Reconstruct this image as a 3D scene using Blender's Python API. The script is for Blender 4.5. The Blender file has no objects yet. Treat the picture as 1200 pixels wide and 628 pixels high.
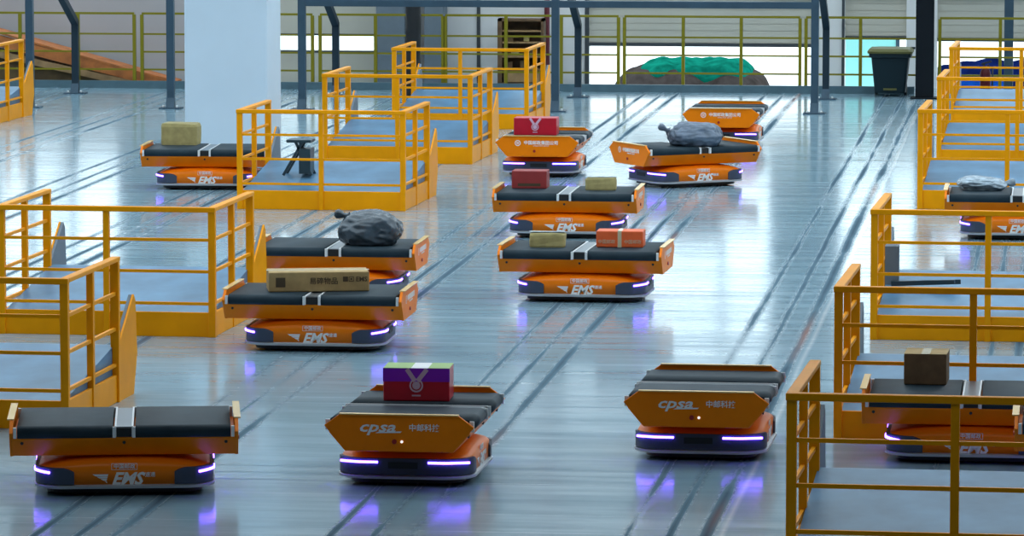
import bpy, bmesh, math, random
from mathutils import Vector, Matrix, noise
random.seed(7)
C = bpy.context.scene.collection
PI = math.pi

# ------------------------------------------------------------------ camera
HC = 4.64
FPX = 5400.0
PITCH = math.atan(561 / FPX)
YAW = math.atan(650 / math.hypot(FPX, 561))
ROLL = math.radians(0.0)
CAM = Vector((0, 0, HC))
F = Vector((-math.sin(YAW) * math.cos(PITCH), math.cos(YAW) * math.cos(PITCH), -math.sin(PITCH)))
R = Vector((math.cos(YAW), math.sin(YAW), 0))
U = R.cross(F)

def ray(px, py):
    return F + R * ((px - 600) / FPX) + U * ((314 - py) / FPX)
def at(px, py, h=0.0):
    d = ray(px, py)
    return CAM + d * ((h - HC) / d.z)
def atd(px, py, t):
    return CAM + ray(px, py) * t
def xat(px, py, Y):
    d = ray(px, py)
    return CAM + d * (Y / d.y)

cam_data = bpy.data.cameras.new('camera')
cam_data.sensor_width = 36
cam_data.lens = FPX / 1200 * 36
cam_data.clip_start = 0.5
cam_data.clip_end = 600
cam = bpy.data.objects.new('camera', cam_data)
C.objects.link(cam)
m = Matrix((R, U, -F)).transposed().to_4x4()
m.translation = CAM
cam.matrix_world = m
bpy.context.scene.camera = cam

# ------------------------------------------------------------------ materials
def mat(name, col, rough=0.5, metal=0.0, spec=0.5, emit=None, estr=0.0, noise_amt=0.0, nscale=6.0, bump=0.0, bscale=30.0, coat=0.0):
    m = bpy.data.materials.new(name); m.use_nodes = True
    nt = m.node_tree; b = nt.nodes['Principled BSDF']
    b.inputs['Base Color'].default_value = (*col, 1)
    b.inputs['Roughness'].default_value = rough
    b.inputs['Metallic'].default_value = metal
    b.inputs['Specular IOR Level'].default_value = spec
    b.inputs['Coat Weight'].default_value = coat
    b.inputs['Coat Roughness'].default_value = 0.15
    if emit:
        b.inputs['Emission Color'].default_value = (*emit, 1)
        b.inputs['Emission Strength'].default_value = estr
    if noise_amt or bump:
        tc = nt.nodes.new('ShaderNodeTexCoord')
    if noise_amt:
        n = nt.nodes.new('ShaderNodeTexNoise'); n.inputs['Scale'].default_value = nscale; n.inputs['Detail'].default_value = 4
        nt.links.new(tc.outputs['Object'], n.inputs['Vector'])
        r = nt.nodes.new('ShaderNodeValToRGB')
        r.color_ramp.elements[0].position = 0.3; r.color_ramp.elements[1].position = 0.7
        r.color_ramp.elements[0].color = (*[c * (1 - noise_amt) for c in col], 1)
        r.color_ramp.elements[1].color = (*[min(1, c * (1 + noise_amt)) for c in col], 1)
        nt.links.new(n.outputs['Fac'], r.inputs['Fac']); nt.links.new(r.outputs['Color'], b.inputs['Base Color'])
    if bump:
        n2 = nt.nodes.new('ShaderNodeTexNoise'); n2.inputs['Scale'].default_value = bscale; n2.inputs['Detail'].default_value = 5
        nt.links.new(tc.outputs['Object'], n2.inputs['Vector'])
        bp = nt.nodes.new('ShaderNodeBump'); bp.inputs['Strength'].default_value = bump; bp.inputs['Distance'].default_value = 0.02
        nt.links.new(n2.outputs['Fac'], bp.inputs['Height']); nt.links.new(bp.outputs['Normal'], b.inputs['Normal'])
    return m

M = dict(
    robot=mat('robot_orange_paint', (0.90, 0.215, 0.001), 0.38, spec=0.15, noise_amt=0.05),
    cover=mat('cover_orange_plastic', (0.96, 0.215, 0.003), 0.35, spec=0.25),
    plat=mat('platform_yellow_orange_paint', (0.92, 0.345, 0.0), 0.42, spec=0.15, noise_amt=0.07, nscale=3),
    navy=mat('navy_plastic', (0.045, 0.06, 0.10), 0.45),
    rim=mat('grey_rim', (0.42, 0.46, 0.50), 0.35, metal=0.3),
    black=mat('black_plastic', (0.008, 0.009, 0.011), 0.5),
    belt=mat('belt_rubber', (0.020, 0.036, 0.048), 0.5, spec=0.10, noise_amt=0.12, nscale=9),
    silver=mat('silver_plate', (0.20, 0.23, 0.26), 0.3, metal=0.6),
    lip=mat('yellow_glint_lip', (0.95, 0.62, 0.22), 0.25, metal=0.3),  # pale yellow stands in for glare on the plate tops
    white=mat('white_print', (0.85, 0.85, 0.85), 0.5),
    whiteb=mat('white_bracket', (0.75, 0.77, 0.78), 0.4),
    led=mat('violet_led', (0.3, 0.25, 0.8), 0.4, emit=(0.17, 0.07, 1.0), estr=13.0),
    red=mat('red_lamp', (0.35, 0.01, 0.01), 0.3),
    lamp=mat('white_indicator', (0.9, 0.9, 0.9), 0.3, emit=(1, 1, 1), estr=.6),
    deck=mat('deck_steel', (0.12, 0.23, 0.33), 0.35, metal=0.2, noise_amt=0.15, nscale=4),
    panel=mat('panel_blue_grey_steel', (0.085, 0.20, 0.33), 0.34, spec=0.22, metal=0.0, noise_amt=0.25, nscale=2.5),
    steel=mat('blue_grey_steel_paint', (0.040, 0.078, 0.115), 0.45, spec=.3, noise_amt=0.1),
    fence=mat('olive_yellow_paint', (0.22, 0.19, 0.012), 0.5, spec=.2),
    kerb=mat('kerb_grey_paint', (0.08, 0.145, 0.18), 0.5, spec=.3, noise_amt=0.1),
    steeld=mat('dark_steel_paint', (0.018, 0.034, 0.05), 0.5, spec=.2),
    blacksteel=mat('black_steel_paint', (0.005, 0.008, 0.012), 0.6, spec=.15),
    pillar=mat('pale_blue_paint', (0.60, 0.72, 0.82), 0.55, noise_amt=0.03, nscale=1.5),
    greycol=mat('grey_column_paint', (0.14, 0.18, 0.22), 0.6, noise_amt=0.06),
    wallm=mat('beige_wall_panel', (0.52, 0.50, 0.43), 0.7, noise_amt=0.05, nscale=1),
    wallg=mat('lavender_wall_panel', (0.42, 0.40, 0.41), 0.7, noise_amt=0.05, nscale=1),
    wallw=mat('white_wall_panel', (0.72, 0.72, 0.72), 0.6),
    darktrim=mat('dark_trim', (0.04, 0.05, 0.06), 0.5),
    carton=mat('carton_brown', (0.40, 0.27, 0.11), 0.75, noise_amt=0.12, nscale=12),
    carton2=mat('carton_olive_tan', (0.38, 0.32, 0.13), 0.75, noise_amt=0.15, nscale=14),
    cartond=mat('carton_dark_brown', (0.20, 0.12, 0.06), 0.8, noise_amt=0.15, nscale=12),
    tape=mat('clear_tape', (0.62, 0.54, 0.36), 0.2),
    print_=mat('dark_print', (0.07, 0.045, 0.02), 0.7),
    redbox=mat('red_card', (0.55, 0.008, 0.03), 0.35, noise_amt=0.08),
    redbox2=mat('dull_red_card', (0.30, 0.03, 0.03), 0.5, noise_amt=0.1),
    orbox=mat('orange_red_card', (0.80, 0.13, 0.03), 0.5, noise_amt=0.08),
    purple=mat('purple_sheen', (0.27, 0.012, 0.62), 0.35),  # sheen on the red gift box, put into the colour
    ribbon=mat('pink_ribbon_print', (0.72, 0.50, 0.66), 0.4),
    greenp=mat('green_print', (0.30, 0.50, 0.10), 0.4),
    bag=mat('dark_grey_polythene', (0.05, 0.07, 0.09), 0.22, noise_amt=0.3, nscale=9, bump=0.5, bscale=14),
    bagb=mat('grey_blue_polythene', (0.11, 0.15, 0.21), 0.33, noise_amt=0.3, nscale=9, bump=0.5, bscale=14),
    clear=mat('pale_polythene', (0.30, 0.38, 0.45), 0.25, noise_amt=0.45, nscale=11, bump=0.5, bscale=18),
    binm=mat('bin_dark_green_plastic', (0.006, 0.020, 0.028), 0.5, spec=.25),
    lid=mat('lid_olive_yellow', (0.11, 0.11, 0.025), 0.5),
    rust=mat('rust_orange_paint', (0.50, 0.16, 0.04), 0.6, noise_amt=0.3, nscale=5),
    brown=mat('dark_brown_panel', (0.12, 0.075, 0.03), 0.7, noise_amt=0.3, nscale=4),
    wood=mat('brown_wood', (0.13, 0.07, 0.03), 0.6, noise_amt=0.35, nscale=6),
    woodl=mat('light_brown_wood', (0.36, 0.22, 0.10), 0.6, noise_amt=0.25, nscale=6),
    pipe=mat('dark_red_pipe_paint', (0.30, 0.06, 0.08), 0.5),
    tarp=mat('green_netting', (0.004, 0.13, 0.09), 1.0, spec=0.0, noise_amt=0.4, nscale=5, bump=0.6, bscale=8),
    sacks=mat('grey_brown_sacks', (0.05, 0.042, 0.04), 1.0, spec=0.0, noise_amt=0.35, nscale=5),
    bluet=mat('dark_blue_tarpaulin', (0.003, 0.008, 0.05), 1.0, spec=0.0, noise_amt=0.4, nscale=3),
    bluel=mat('bright_blue_plastic', (0.005, 0.05, 0.28), 1.0, spec=0.0, noise_amt=0.3, nscale=5),
    concrete=mat('pale_concrete', (0.80, 0.82, 0.82), 0.8),
    teal=mat('teal_glass_tint', (0.35, 0.85, 0.80), 0.4),
    ceil=mat('grey_ceiling', (0.30, 0.33, 0.36), 0.8),
    tube=mat('lamp_tube', (1, 1, 1), 0.4, emit=(0.9, 0.97, 1.0), estr=8.0),
    stool=mat('dark_teal_metal', (0.02, 0.05, 0.07), 0.4),
    exting=mat('maroon_paint', (0.07, 0.006, 0.01), 0.5, spec=.2),
)
g = bpy.data.materials.new('window_glass'); g.use_nodes = True
gb = g.node_tree.nodes['Principled BSDF']
gb.inputs['Base Color'].default_value = (0.93, 0.98, 1, 1); gb.inputs['Roughness'].default_value = 0.02
gb.inputs['Transmission Weight'].default_value = 1.0; gb.inputs['IOR'].default_value = 1.05
M['glass'] = g

# ------------------------------------------------------------------ mesh builder
class MB:
    def __init__(s):
        s.bm = bmesh.new(); s.mats = []
    def mi(s, m):
        if m not in s.mats: s.mats.append(m)
        return s.mats.index(m)
    def face(s, vs, m=None, smooth=False):
        try:
            f = s.bm.faces.new(vs)
        except ValueError:
            return
        f.smooth = smooth
        if m: f.material_index = s.mi(m)
    def box(s, x0, x1, y0, y1, z0, z1, m=None, M4=None):
        vs = [s.bm.verts.new((x, y, z)) for z in (z0, z1) for y in (y0, y1) for x in (x0, x1)]
        if M4:
            for v in vs: v.co = M4 @ v.co
        for q in ((0, 2, 3, 1), (4, 5, 7, 6), (0, 1, 5, 4), (2, 6, 7, 3), (0, 4, 6, 2), (1, 3, 7, 5)):
            s.face([vs[i] for i in q], m)
        return s
    def bar(s, a, b, w, h=None, m=None, up=(0, 0, 1)):
        a = Vector(a); b = Vector(b); h = h or w
        d = (b - a).normalized(); u = Vector(up)
        if abs(d.dot(u)) > .99: u = Vector((0, 1, 0))
        sx = d.cross(u).normalized(); sy = sx.cross(d)
        vs = []
        for p in (a, b):
            for i, j in ((-1, -1), (1, -1), (1, 1), (-1, 1)):
                vs.append(s.bm.verts.new(p + sx * i * w / 2 + sy * j * h / 2))
        s.face([vs[3], vs[2], vs[1], vs[0]], m); s.face(vs[4:8], m)
        for i in range(4):
            j = (i + 1) % 4
            s.face([vs[i], vs[j], vs[4 + j], vs[4 + i]], m)
        return s
    def tube(s, a, b, r, r2=None, n=12, m=None):
        a = Vector(a); b = Vector(b); r2 = r if r2 is None else r2
        d = (b - a).normalized(); u = Vector((0, 0, 1)) if abs(d.z) < .9 else Vector((1, 0, 0))
        sx = d.cross(u).normalized(); sy = d.cross(sx)
        ra = [s.bm.verts.new(a + (sx * math.cos(2 * PI * i / n) + sy * math.sin(2 * PI * i / n)) * r) for i in range(n)]
        rb = [s.bm.verts.new(b + (sx * math.cos(2 * PI * i / n) + sy * math.sin(2 * PI * i / n)) * r2) for i in range(n)]
        for i in range(n):
            j = (i + 1) % n
            s.face([ra[i], ra[j], rb[j], rb[i]], m, True)
        s.face(ra[::-1], m); s.face(rb, m)
        return s
    def loft(s, rings, cap0=True, cap1=True, m=None, smooth=False, closed=True):
        rv = [[s.bm.verts.new(p) for p in r] for r in rings]
        n = len(rv[0])
        for a, b in zip(rv, rv[1:]):
            for i in range(n if closed else n - 1):
                j = (i + 1) % n
                s.face([a[i], a[j], b[j], b[i]], m, smooth)
        if cap0: s.face(rv[0][::-1], m)
        if cap1: s.face(rv[-1], m)
        return s
    def prism_x(s, poly, x0, x1, m=None, smooth=False):
        return s.loft([[(x0, y, z) for y, z in poly], [(x1, y, z) for y, z in poly]], m=m, smooth=smooth)
    def build(s, name, m=None, parent=None, loc=None, bevel=0, rot=None):
        bmesh.ops.recalc_face_normals(s.bm, faces=s.bm.faces)
        me = bpy.data.meshes.new(name)
        s.bm.to_mesh(me); s.bm.free()
        if s.mats:
            for k in s.mats: me.materials.append(M[k])
        if m: me.materials.append(M[m])
        o = bpy.data.objects.new(name, me); C.objects.link(o)
        if parent: o.parent = parent
        if loc: o.location = loc
        if rot: o.rotation_euler = rot
        if bevel:
            b = o.modifiers.new('bevel', 'BEVEL'); b.width = bevel; b.segments = 2; b.limit_method = 'ANGLE'; b.angle_limit = 0.6
        return o

def tag(o, label=None, cat=None, group=None, kind=None):
    if label: o['label'] = label
    if cat: o['category'] = cat
    if group: o['group'] = group
    if kind: o['kind'] = kind
    return o
def empty(name, loc=(0, 0, 0), rz=0):
    o = bpy.data.objects.new(name, None); C.objects.link(o)
    o.location = loc; o.rotation_euler = (0, 0, rz); o.empty_display_size = .2
    return o
KIDS = {}
def copy_tree(o, parent=None):
    c = o.copy(); C.objects.link(c)
    if parent: c.parent = parent
    for ch in [k for k in list(bpy.data.objects) if k.parent == o]:
        copy_tree(ch, c)
    return c

def text_mesh(txt, size, shear=0.0, bold=0.0, extrude=0.0012):
    cu = bpy.data.curves.new('txt', 'FONT'); cu.body = txt; cu.size = size; cu.shear = shear; cu.offset = bold
    cu.extrude = extrude; cu.align_x = 'CENTER'; cu.align_y = 'CENTER'; cu.resolution_u = 2
    o = bpy.data.objects.new('txt', cu); C.objects.link(o)
    dg = bpy.context.evaluated_depsgraph_get()
    me = bpy.data.meshes.new_from_object(o.evaluated_get(dg))
    bpy.data.objects.remove(o); bpy.data.curves.remove(cu)
    vs = [tuple(v.co) for v in me.vertices]; fs = [tuple(p.vertices) for p in me.polygons]
    bpy.data.meshes.remove(me)
    return vs, fs
def add_text(mb, txt, size, M4, m, shear=0.0, bold=0.0, width=None):
    vs, fs = text_mesh(txt, size, shear, bold)
    if not vs: return
    if width:
        w = max(v[0] for v in vs) - min(v[0] for v in vs); k = width / max(w, 1e-4)
        vs = [(v[0] * k, v[1], v[2]) for v in vs]
    bv = [mb.bm.verts.new(M4 @ Vector(v)) for v in vs]
    for f in fs: mb.face([bv[i] for i in f], m)
def frontM(x, y, z, tilt=0):   # text facing -Y
    return Matrix.Translation((x, y, z)) @ Matrix.Rotation(PI / 2 + tilt, 4, 'X')
def backM(x, y, z):            # facing +Y
    return Matrix.Translation((x, y, z)) @ Matrix.Rotation(PI, 4, 'Z') @ Matrix.Rotation(PI / 2, 4, 'X')
def leftM(x, y, z, tilt=0):            # facing -X
    return Matrix.Translation((x, y, z)) @ Matrix.Rotation(-PI / 2, 4, 'Z') @ Matrix.Rotation(PI / 2 + tilt, 4, 'X')
def rightM(x, y, z, tilt=0):
    return Matrix.Translation((x, y, z)) @ Matrix.Rotation(PI / 2, 4, 'Z') @ Matrix.Rotation(PI / 2 + tilt, 4, 'X')

# ------------------------------------------------------------------ floor
def floor_material():
    m = bpy.data.materials.new('glossy_floor_paint'); m.use_nodes = True
    nt = m.node_tree; N = nt.nodes; L = nt.links; b = N['Principled BSDF']
    tc = N.new('ShaderNodeTexCoord'); sep = N.new('ShaderNodeSeparateXYZ')
    L.new(tc.outputs['Object'], sep.inputs[0])
    X, Y = sep.outputs['X'], sep.outputs['Y']
    def mth(op, a, c=None, d=None, clamp=False):
        n = N.new('ShaderNodeMath'); n.operation = op; n.use_clamp = clamp
        for i, v in enumerate((a, c, d)):
            if v is None: continue
            if isinstance(v, (int, float)): n.inputs[i].default_value = v
            else: L.new(v, n.inputs[i])
        return n.outputs[0]
    def nz(scale, sx, sy, detail=4, rough=0.55):
        mp = N.new('ShaderNodeMapping'); mp.inputs['Scale'].default_value = (sx, sy, 1)
        L.new(tc.outputs['Object'], mp.inputs['Vector'])
        n = N.new('ShaderNodeTexNoise'); n.inputs['Scale'].default_value = scale; n.inputs['Detail'].default_value = detail
        n.inputs['Roughness'].default_value = rough
        L.new(mp.outputs[0], n.inputs['Vector']); return n.outputs['Fac']
    wob = mth('MULTIPLY', mth('SUBTRACT', nz(0.25, 1, 1, 2), 0.5), 0.05)
    Xw = mth('ADD', X, wob); Yw = mth('ADD', Y, wob)
    def line(coord, c, w, period=None):
        d = mth('SUBTRACT', coord, c)
        if period:
            d = mth('SUBTRACT', mth('FLOORED_MODULO', mth('ADD', d, period / 2), period), period / 2)
        d = mth('ABSOLUTE', d)
        return mth('SUBTRACT', 1.0, mth('DIVIDE', d, w), clamp=True)
    P = at(750, 628).x - at(402, 628).x
    tr = None
    for px, w in ((41 + 345, .05), (104 + 333, .05), (142 + 338, .07)):
        l = line(Xw, at(px, 628).x, w, P)
        l = mth('MULTIPLY', l, 1.0)
        tr = l if tr is None else mth('MAXIMUM', tr, l)
    tracks = mth('MULTIPLY', mth('POWER', tr, 0.7), mth('MULTIPLY_ADD', nz(0.7, 1, .4, 4), 2.6, -.55, clamp=True))
    cr = None
    for c, w in ((30.42, .028), (30.75, .02), (31.05, .02), (32.3, .02)):
        l = line(Yw, c, w, 3.9)
        cr = l if cr is None else mth('MAXIMUM', cr, l)
    for c, w in ((32.55, .02), (33.0, .02)):
        cr = mth('MAXIMUM', cr, line(Yw, c, w, 3.9))
    cross = mth('MULTIPLY', cr, mth('MULTIPLY_ADD', nz(0.6, .25, 1, 3), 2.2, -0.2, clamp=True))
    orange = mth('MULTIPLY', line(Xw, at(482, 628).x, .05, P), mth('MULTIPLY_ADD', nz(0.35, 1, .5, 2), 6, -3.3, clamp=True))
    wl = line(Xw, at(846, 628).x, .03)
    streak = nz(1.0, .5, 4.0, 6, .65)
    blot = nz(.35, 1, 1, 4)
    def mix(f, a, c):
        n = N.new('ShaderNodeMix'); n.data_type = 'RGBA'
        if isinstance(f, (int, float)): n.inputs[0].default_value = f
        else: L.new(f, n.inputs[0])
        for i, v in ((6, a), (7, c)):
            if isinstance(v, tuple): n.inputs[i].default_value = (*v, 1)
            else: L.new(v, n.inputs[i])
        return n.outputs[2]
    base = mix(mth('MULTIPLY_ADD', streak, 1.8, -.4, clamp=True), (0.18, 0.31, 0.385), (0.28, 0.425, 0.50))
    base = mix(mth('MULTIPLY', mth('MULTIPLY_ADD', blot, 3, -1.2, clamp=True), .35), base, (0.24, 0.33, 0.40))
    base = mix(mth('MULTIPLY', tracks, .92), base, (0.045, 0.07, 0.10))
    base = mix(mth('MULTIPLY', cross, .70), base, (0.08, 0.12, 0.16))
    base = mix(mth('MULTIPLY', orange, .6), base, (0.42, 0.13, 0.04))
    base = mix(mth('MULTIPLY', wl, .55), base, (0.75, 0.80, 0.84))
    L.new(base, b.inputs['Base Color'])
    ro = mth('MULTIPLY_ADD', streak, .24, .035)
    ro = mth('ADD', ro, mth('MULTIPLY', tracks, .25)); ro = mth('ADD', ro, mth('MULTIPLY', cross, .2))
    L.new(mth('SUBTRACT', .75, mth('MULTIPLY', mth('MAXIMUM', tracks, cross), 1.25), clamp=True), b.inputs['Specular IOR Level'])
    L.new(ro, b.inputs['Roughness'])
    bp = N.new('ShaderNodeBump'); bp.inputs['Strength'].default_value = .35; bp.inputs['Distance'].default_value = 0.02
    L.new(nz(.8, .5, 1.2, 5, .5), bp.inputs['Height']); L.new(bp.outputs[0], b.inputs['Normal'])
    b.inputs['Specular IOR Level'].default_value = .75
    return m
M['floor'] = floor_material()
YW = 72.6 / 1.0 * (1 / math.hypot(1, 0))  # back wall distance along the aisle
YW = 72.0
XL, XR = -30.0, 16.0
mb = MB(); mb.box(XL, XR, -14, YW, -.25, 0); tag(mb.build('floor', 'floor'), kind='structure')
mb = MB(); mb.box(-200, 150, YW + .35, 330, -1.35, -1.2); tag(mb.build('ground_outside', 'concrete'), kind='structure')

# ------------------------------------------------------------------ walls, shutters, windows
def pxX(px, Y=YW): return xat(px, 60, Y).x
def hz(py, Y=YW, px=600): return xat(px, py, Y).z
WT = .3
def wallpart(name, px0, px1, z0, z1, m, dy=0.0, th=WT):
    mb = MB(); mb.box(pxX(px0), pxX(px1), YW + dy, YW + dy + th, z0, z1)
    return tag(mb.build(name, m), kind='structure')
TOPB = 1.42       # bottom of the clerestory band
TOPT = 4.1        # its top
x0w, x1w = XL, XR
def pxof(X): # inverse on the wall line
    a, b = pxX(0), pxX(1000); return (X - a) / (b - a) * 1000
pL, pR = pxof(XL), pxof(XR)
wb = MB()
def wseg(px0, px1, z0, z1, m): wb.box(pxX(px0), pxX(px1), YW, YW + WT, z0, z1, m)
zb = -1.2
zop = hz(52); z44, z60 = hz(43), hz(61)
wseg(pL, 322, zb, TOPB, 'wallg')
wseg(322, 440, zb, z60, 'wallm'); wseg(322, 440, z44, TOPB, 'wallm')
wseg(440, 521, zb, TOPB, 'wallg')
wseg(521, 561, zb, TOPB, 'wallw'); wseg(561, 645, zb, TOPB, 'wallw')
wseg(645, 690, zb, TOPB, 'wallw')
wseg(953, 990, zb, TOPB, 'wallw')
wseg(1062, 1098, zb, TOPB, 'wallw')
wseg(pL, pR, TOPT, 9.0, 'ceil')
tag(wb.build('wall_back'), kind='structure')
# vertical seams and trims
for i, (px, w, z1) in enumerate(((561, 4, TOPB), (688, 5, TOPB), (988, 3, TOPB), (521, 2, TOPB))):
    mb = MB(); mb.box(pxX(px - w / 2), pxX(px + w / 2), YW - .03, YW, 0, z1); tag(mb.build('trim_%d' % (i + 1), 'darktrim'), kind='structure')
# roller shutters, pulled down to leave a low opening
def shutter(n, px0, px1, zlow, m):
    mb = MB(); z = TOPB; a, b = pxX(px0), pxX(px1)
    prof = []
    while z > zlow + .02:
        z2 = max(zlow, z - .11)
        mb.box(a, b, YW + .10, YW + .13, z2 + .008, z, m); mb.box(a, b, YW + .11, YW + .125, z2, z2 + .008, m); z = z2
    mb.box(a, b, YW + .06, YW + .16, zlow - .05, zlow, 'darktrim')
    return tag(mb.build('door_%d' % n), kind='structure')
shutter(1, 690, 953, zop + .03, 'wallm')
shutter(2, 990, 1062, hz(44) + .05, 'wallm')
shutter(3, 1098, pR, hz(44) + .03, 'wallm')
# slot window at left
mb = MB(); mb.box(pxX(322), pxX(440), YW + .12, YW + .13, z60, z44, 'glass')
for px in (322, 440): mb.box(pxX(px) - .02, pxX(px) + .02, YW + .05, YW + .2, z60, z44, 'darktrim')
mb.box(pxX(322), pxX(440), YW - .01, YW + .05, z44, z44 + .03, 'darktrim'); mb.box(pxX(322), pxX(440), YW - .01, YW + .05, z60 - .03, z60, 'darktrim')
tag(mb.build('window_1'), kind='structure')
# clerestory windows above the frame, one frame and pane each
nwin = 0
X = XL
random.seed(3)
while X < XR - .5:
    w = 2.6; nwin += 1
    a, b = X, min(X + w, XR)
    mb = MB(); mb.box(a, b, YW + .12, YW + .13, TOPB, TOPT, 'glass')
    pw_ = .55 if nwin % 2 else .08; mb.box(a, a + pw_, YW, YW + .3, TOPB, TOPT, 'steel'); pw_ = .08 if nwin % 2 else .55; mb.box(b - pw_, b, YW, YW + .3, TOPB, TOPT, 'steel')
    for z in (TOPB + .03, TOPB + 1.2, TOPT - .05): mb.box(a, b, YW + .05, YW + .2, z - .04, z + .04, 'steel')
    mb.box((a + b) / 2 - .04, (a + b) / 2 + .04, YW + .05, YW + .2, TOPB, TOPT, 'steel')
    tag(mb.build('window_%d' % (nwin + 1)), kind='structure')
    X += w
# side and front walls, unseen roof added to shade the near part of the hall
mb = MB(); mb.box(XL - .3, XL, -14, YW, -.25, 9); tag(mb.build('wall_left', 'ceil'), kind='structure')
mb = MB(); mb.box(XR, XR + .3, -14, YW, -.25, 9); tag(mb.build('wall_right', 'ceil'), kind='structure')
mb = MB(); mb.box(XL, XR, -14.3, -14, -.25, 9); tag(mb.build('wall_front', 'ceil'), kind='structure')
ROOFY = 34.0
mb = MB(); mb.box(XL, XR, -14, ROOFY, 9, 9.3)
y = ROOFY + 4.5
while y < YW:
    mb.box(XL, XR, y, y + 2.0, 9, 9.4); y += 5.0  # unseen strips, gaps left open so skylight reaches the far robots
tag(mb.build('shading_ceiling', 'ceil'), kind='structure')

# ------------------------------------------------------------------ guardrail along the back
YF = 70.6
FTOP = hz(20, YF)
kb = MB(); kb.box(XL, pxX(1072, YF), YF - .03, YF + .06, 0, .115); o = kb.build('kick_plate', 'kerb')
tag(o, 'long blue-grey steel kick plate on the floor under the yellow back guardrails', 'kick plate')
def fence_panel(posts, label):
    Xs = [pxX(p, YF) for p in posts]
    root = empty('guardrail', ((Xs[0] + Xs[-1]) / 2, YF, 0)); cx = root.location.x
    tag(root, label, 'guardrail', 'yellow guardrail sections along the back of the hall')
    for x in Xs:
        MB().box(x - cx - .025, x - cx + .025, .08, .13, 0, FTOP).build('post', 'fence', root)
    MB().box(Xs[0] - cx, Xs[-1] - cx, .085, .125, FTOP, FTOP + .035).build('top_rail', 'fence', root)
    for z in (hz(43, YF), hz(64, YF), hz(85, YF)):
        MB().box(Xs[0] - cx, Xs[-1] - cx, .095, .115, z - .014, z + .014).build('mid_rail', 'fence', root)
fence_panel((-70, -24, 22, 90, 156), 'yellow guardrail section in front of the brown ramp at far left')
fence_panel((165, 232, 300, 365), 'yellow guardrail section behind the large pale blue pillar')
fence_panel((374, 439, 518), 'yellow guardrail section in front of the dark grey column')
fence_panel((521, 592, 657, 724), 'yellow guardrail section in front of the brown cabinet')
fence_panel((731, 800, 868, 937), 'yellow guardrail section in front of the green netted heap')
fence_panel((944, 1008, 1080), 'yellow guardrail section behind the wheelie bin')
fence_panel((1101, 1172, 1240), 'yellow guardrail section in front of the dark blue heap at right')

# ------------------------------------------------------------------ pillars and steel frames
def solid(name, px0, px1, Y, depth, z0, z1, m, label, cat, bevel=.01):
    a, b = pxX(px0, Y), pxX(px1, Y)
    o = MB().box(-(b - a) / 2, (b - a) / 2, 0, depth, z0, z1).build(name, m, bevel=bevel)
    o.location = ((a + b) / 2, Y, 0)
    return tag(o, label, cat)
YP = at(270, 197).y
solid('pillar', 216, 313, YP, 1.0, 0, 8.98, 'pillar', 'large square pale blue building pillar behind the robot with a tan parcel', 'pillar', .02)
solid('grey_column', 441, 474, YW - .62, .45, 0, 8.98, 'greycol', 'dark grey rectangular column left of the black wrapped post', 'column')
solid('grey_column', 497, 520, YW - .62, .45, 0, 8.98, 'greycol', 'dark grey rectangular column right of the black wrapped post', 'column')
Yb = at(1083, 116).y
a, b = pxX(1073, Yb), pxX(1094, Yb)
root = empty('steel_column', ((a + b) / 2, Yb, 0)); w = (b - a)
tag(root, 'thick black steel column standing right beside the wheelie bin', 'column')
mb = MB(); mb.box(-w / 2, w / 2, 0, .02, 0, 8.9); mb.box(-w / 2, w / 2, .26, .28, 0, 8.9); mb.box(-.01, .01, .02, .26, 0, 8.9); mb.build('shaft', 'blacksteel', root)
MB().box(-w / 2 - .08, w / 2 + .08, -.08, .36, 0, .02).build('base_plate', 'blacksteel', root)
Yb = at(484, 112).y
root = empty('wrapped_post', (pxX(484, Yb), Yb, 0)); tag(root, 'black post wrapped in loose dark sheeting between two grey columns', 'post')
rings = []
for k in range(60):
    z = k * .06; rr = .115 + .02 * noise.noise(Vector((0, 0, z * 2.2))); ox = .03 * noise.noise(Vector((3, 1, z * 1.3)))
    rings.append([(ox + rr * math.cos(t * PI / 8) * (1 + .15 * noise.noise(Vector((t, 0, z * 3)))), rr * math.sin(t * PI / 8), z) for t in range(16)])
mb = MB(); mb.loft(rings, smooth=True); mb.build('sheeting', 'black', root)
MB().tube((0, 0, 3.5), (0, 0, 8.9), .09).build('shaft', 'blacksteel', root)
Yb = at(1182, 108).y
root = empty('steel_column', (pxX(1182, Yb), Yb, 0)); tag(root, 'slim blue-grey steel column at far right behind the railed platforms', 'column')
MB().box(-.07, .07, -.07, .07, .02, 8.9).build('shaft', 'steel', root, bevel=.008)
MB().box(-.17, .17, -.17, .17, 0, .02).build('base_plate', 'steel', root)

YA = at(355, 128.5).y; YB_ = at(960, 116.5).y
def make_frame(px, root, x):
    dy = YB_ - YA
    mb = MB(); mb.box(x - .055, x + .055, -.055, .055, .02, 2.55); mb.build('front_post', 'steel', root, bevel=.006)
    mb = MB()
    mb.bar((x, dy, .02), (x, dy, 1.12), .10, .10); mb.bar((x, dy, 1.09), (x, dy * .0 + .05, 2.5), .10, .10)
    mb.build('bent_leg', 'steeld', root)
    for yy in (0, dy):
        bp = MB().box(x - .16, x + .16, yy - .13, yy + .13, 0, .02).build('base_plate', 'steel', root)
        for sx in (-1, 1):
            MB().tube((x + sx * .1, yy - .08, .02), (x + sx * .1, yy - .08, .05), .015, n=8).build('bolt', 'whiteb', bp)
        MB().prism_x([(yy - .12, .02), (yy - .055, .02), (yy - .055, .16)], x - .06, x + .06).build('gusset', 'steel', root)
root = empty('steel_portal', (pxX(35, YA), YA, 0)); make_frame(0, root, 0)
tag(root, 'blue-grey steel frame with bent rear leg, the leftmost one by the ramp', 'steel frame')
root = empty('steel_portal', (pxX(200, YA), YA, 0)); make_frame(0, root, 0)
tag(root, 'blue-grey steel frame whose front post stands just left of the pale blue pillar', 'steel frame')
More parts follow.
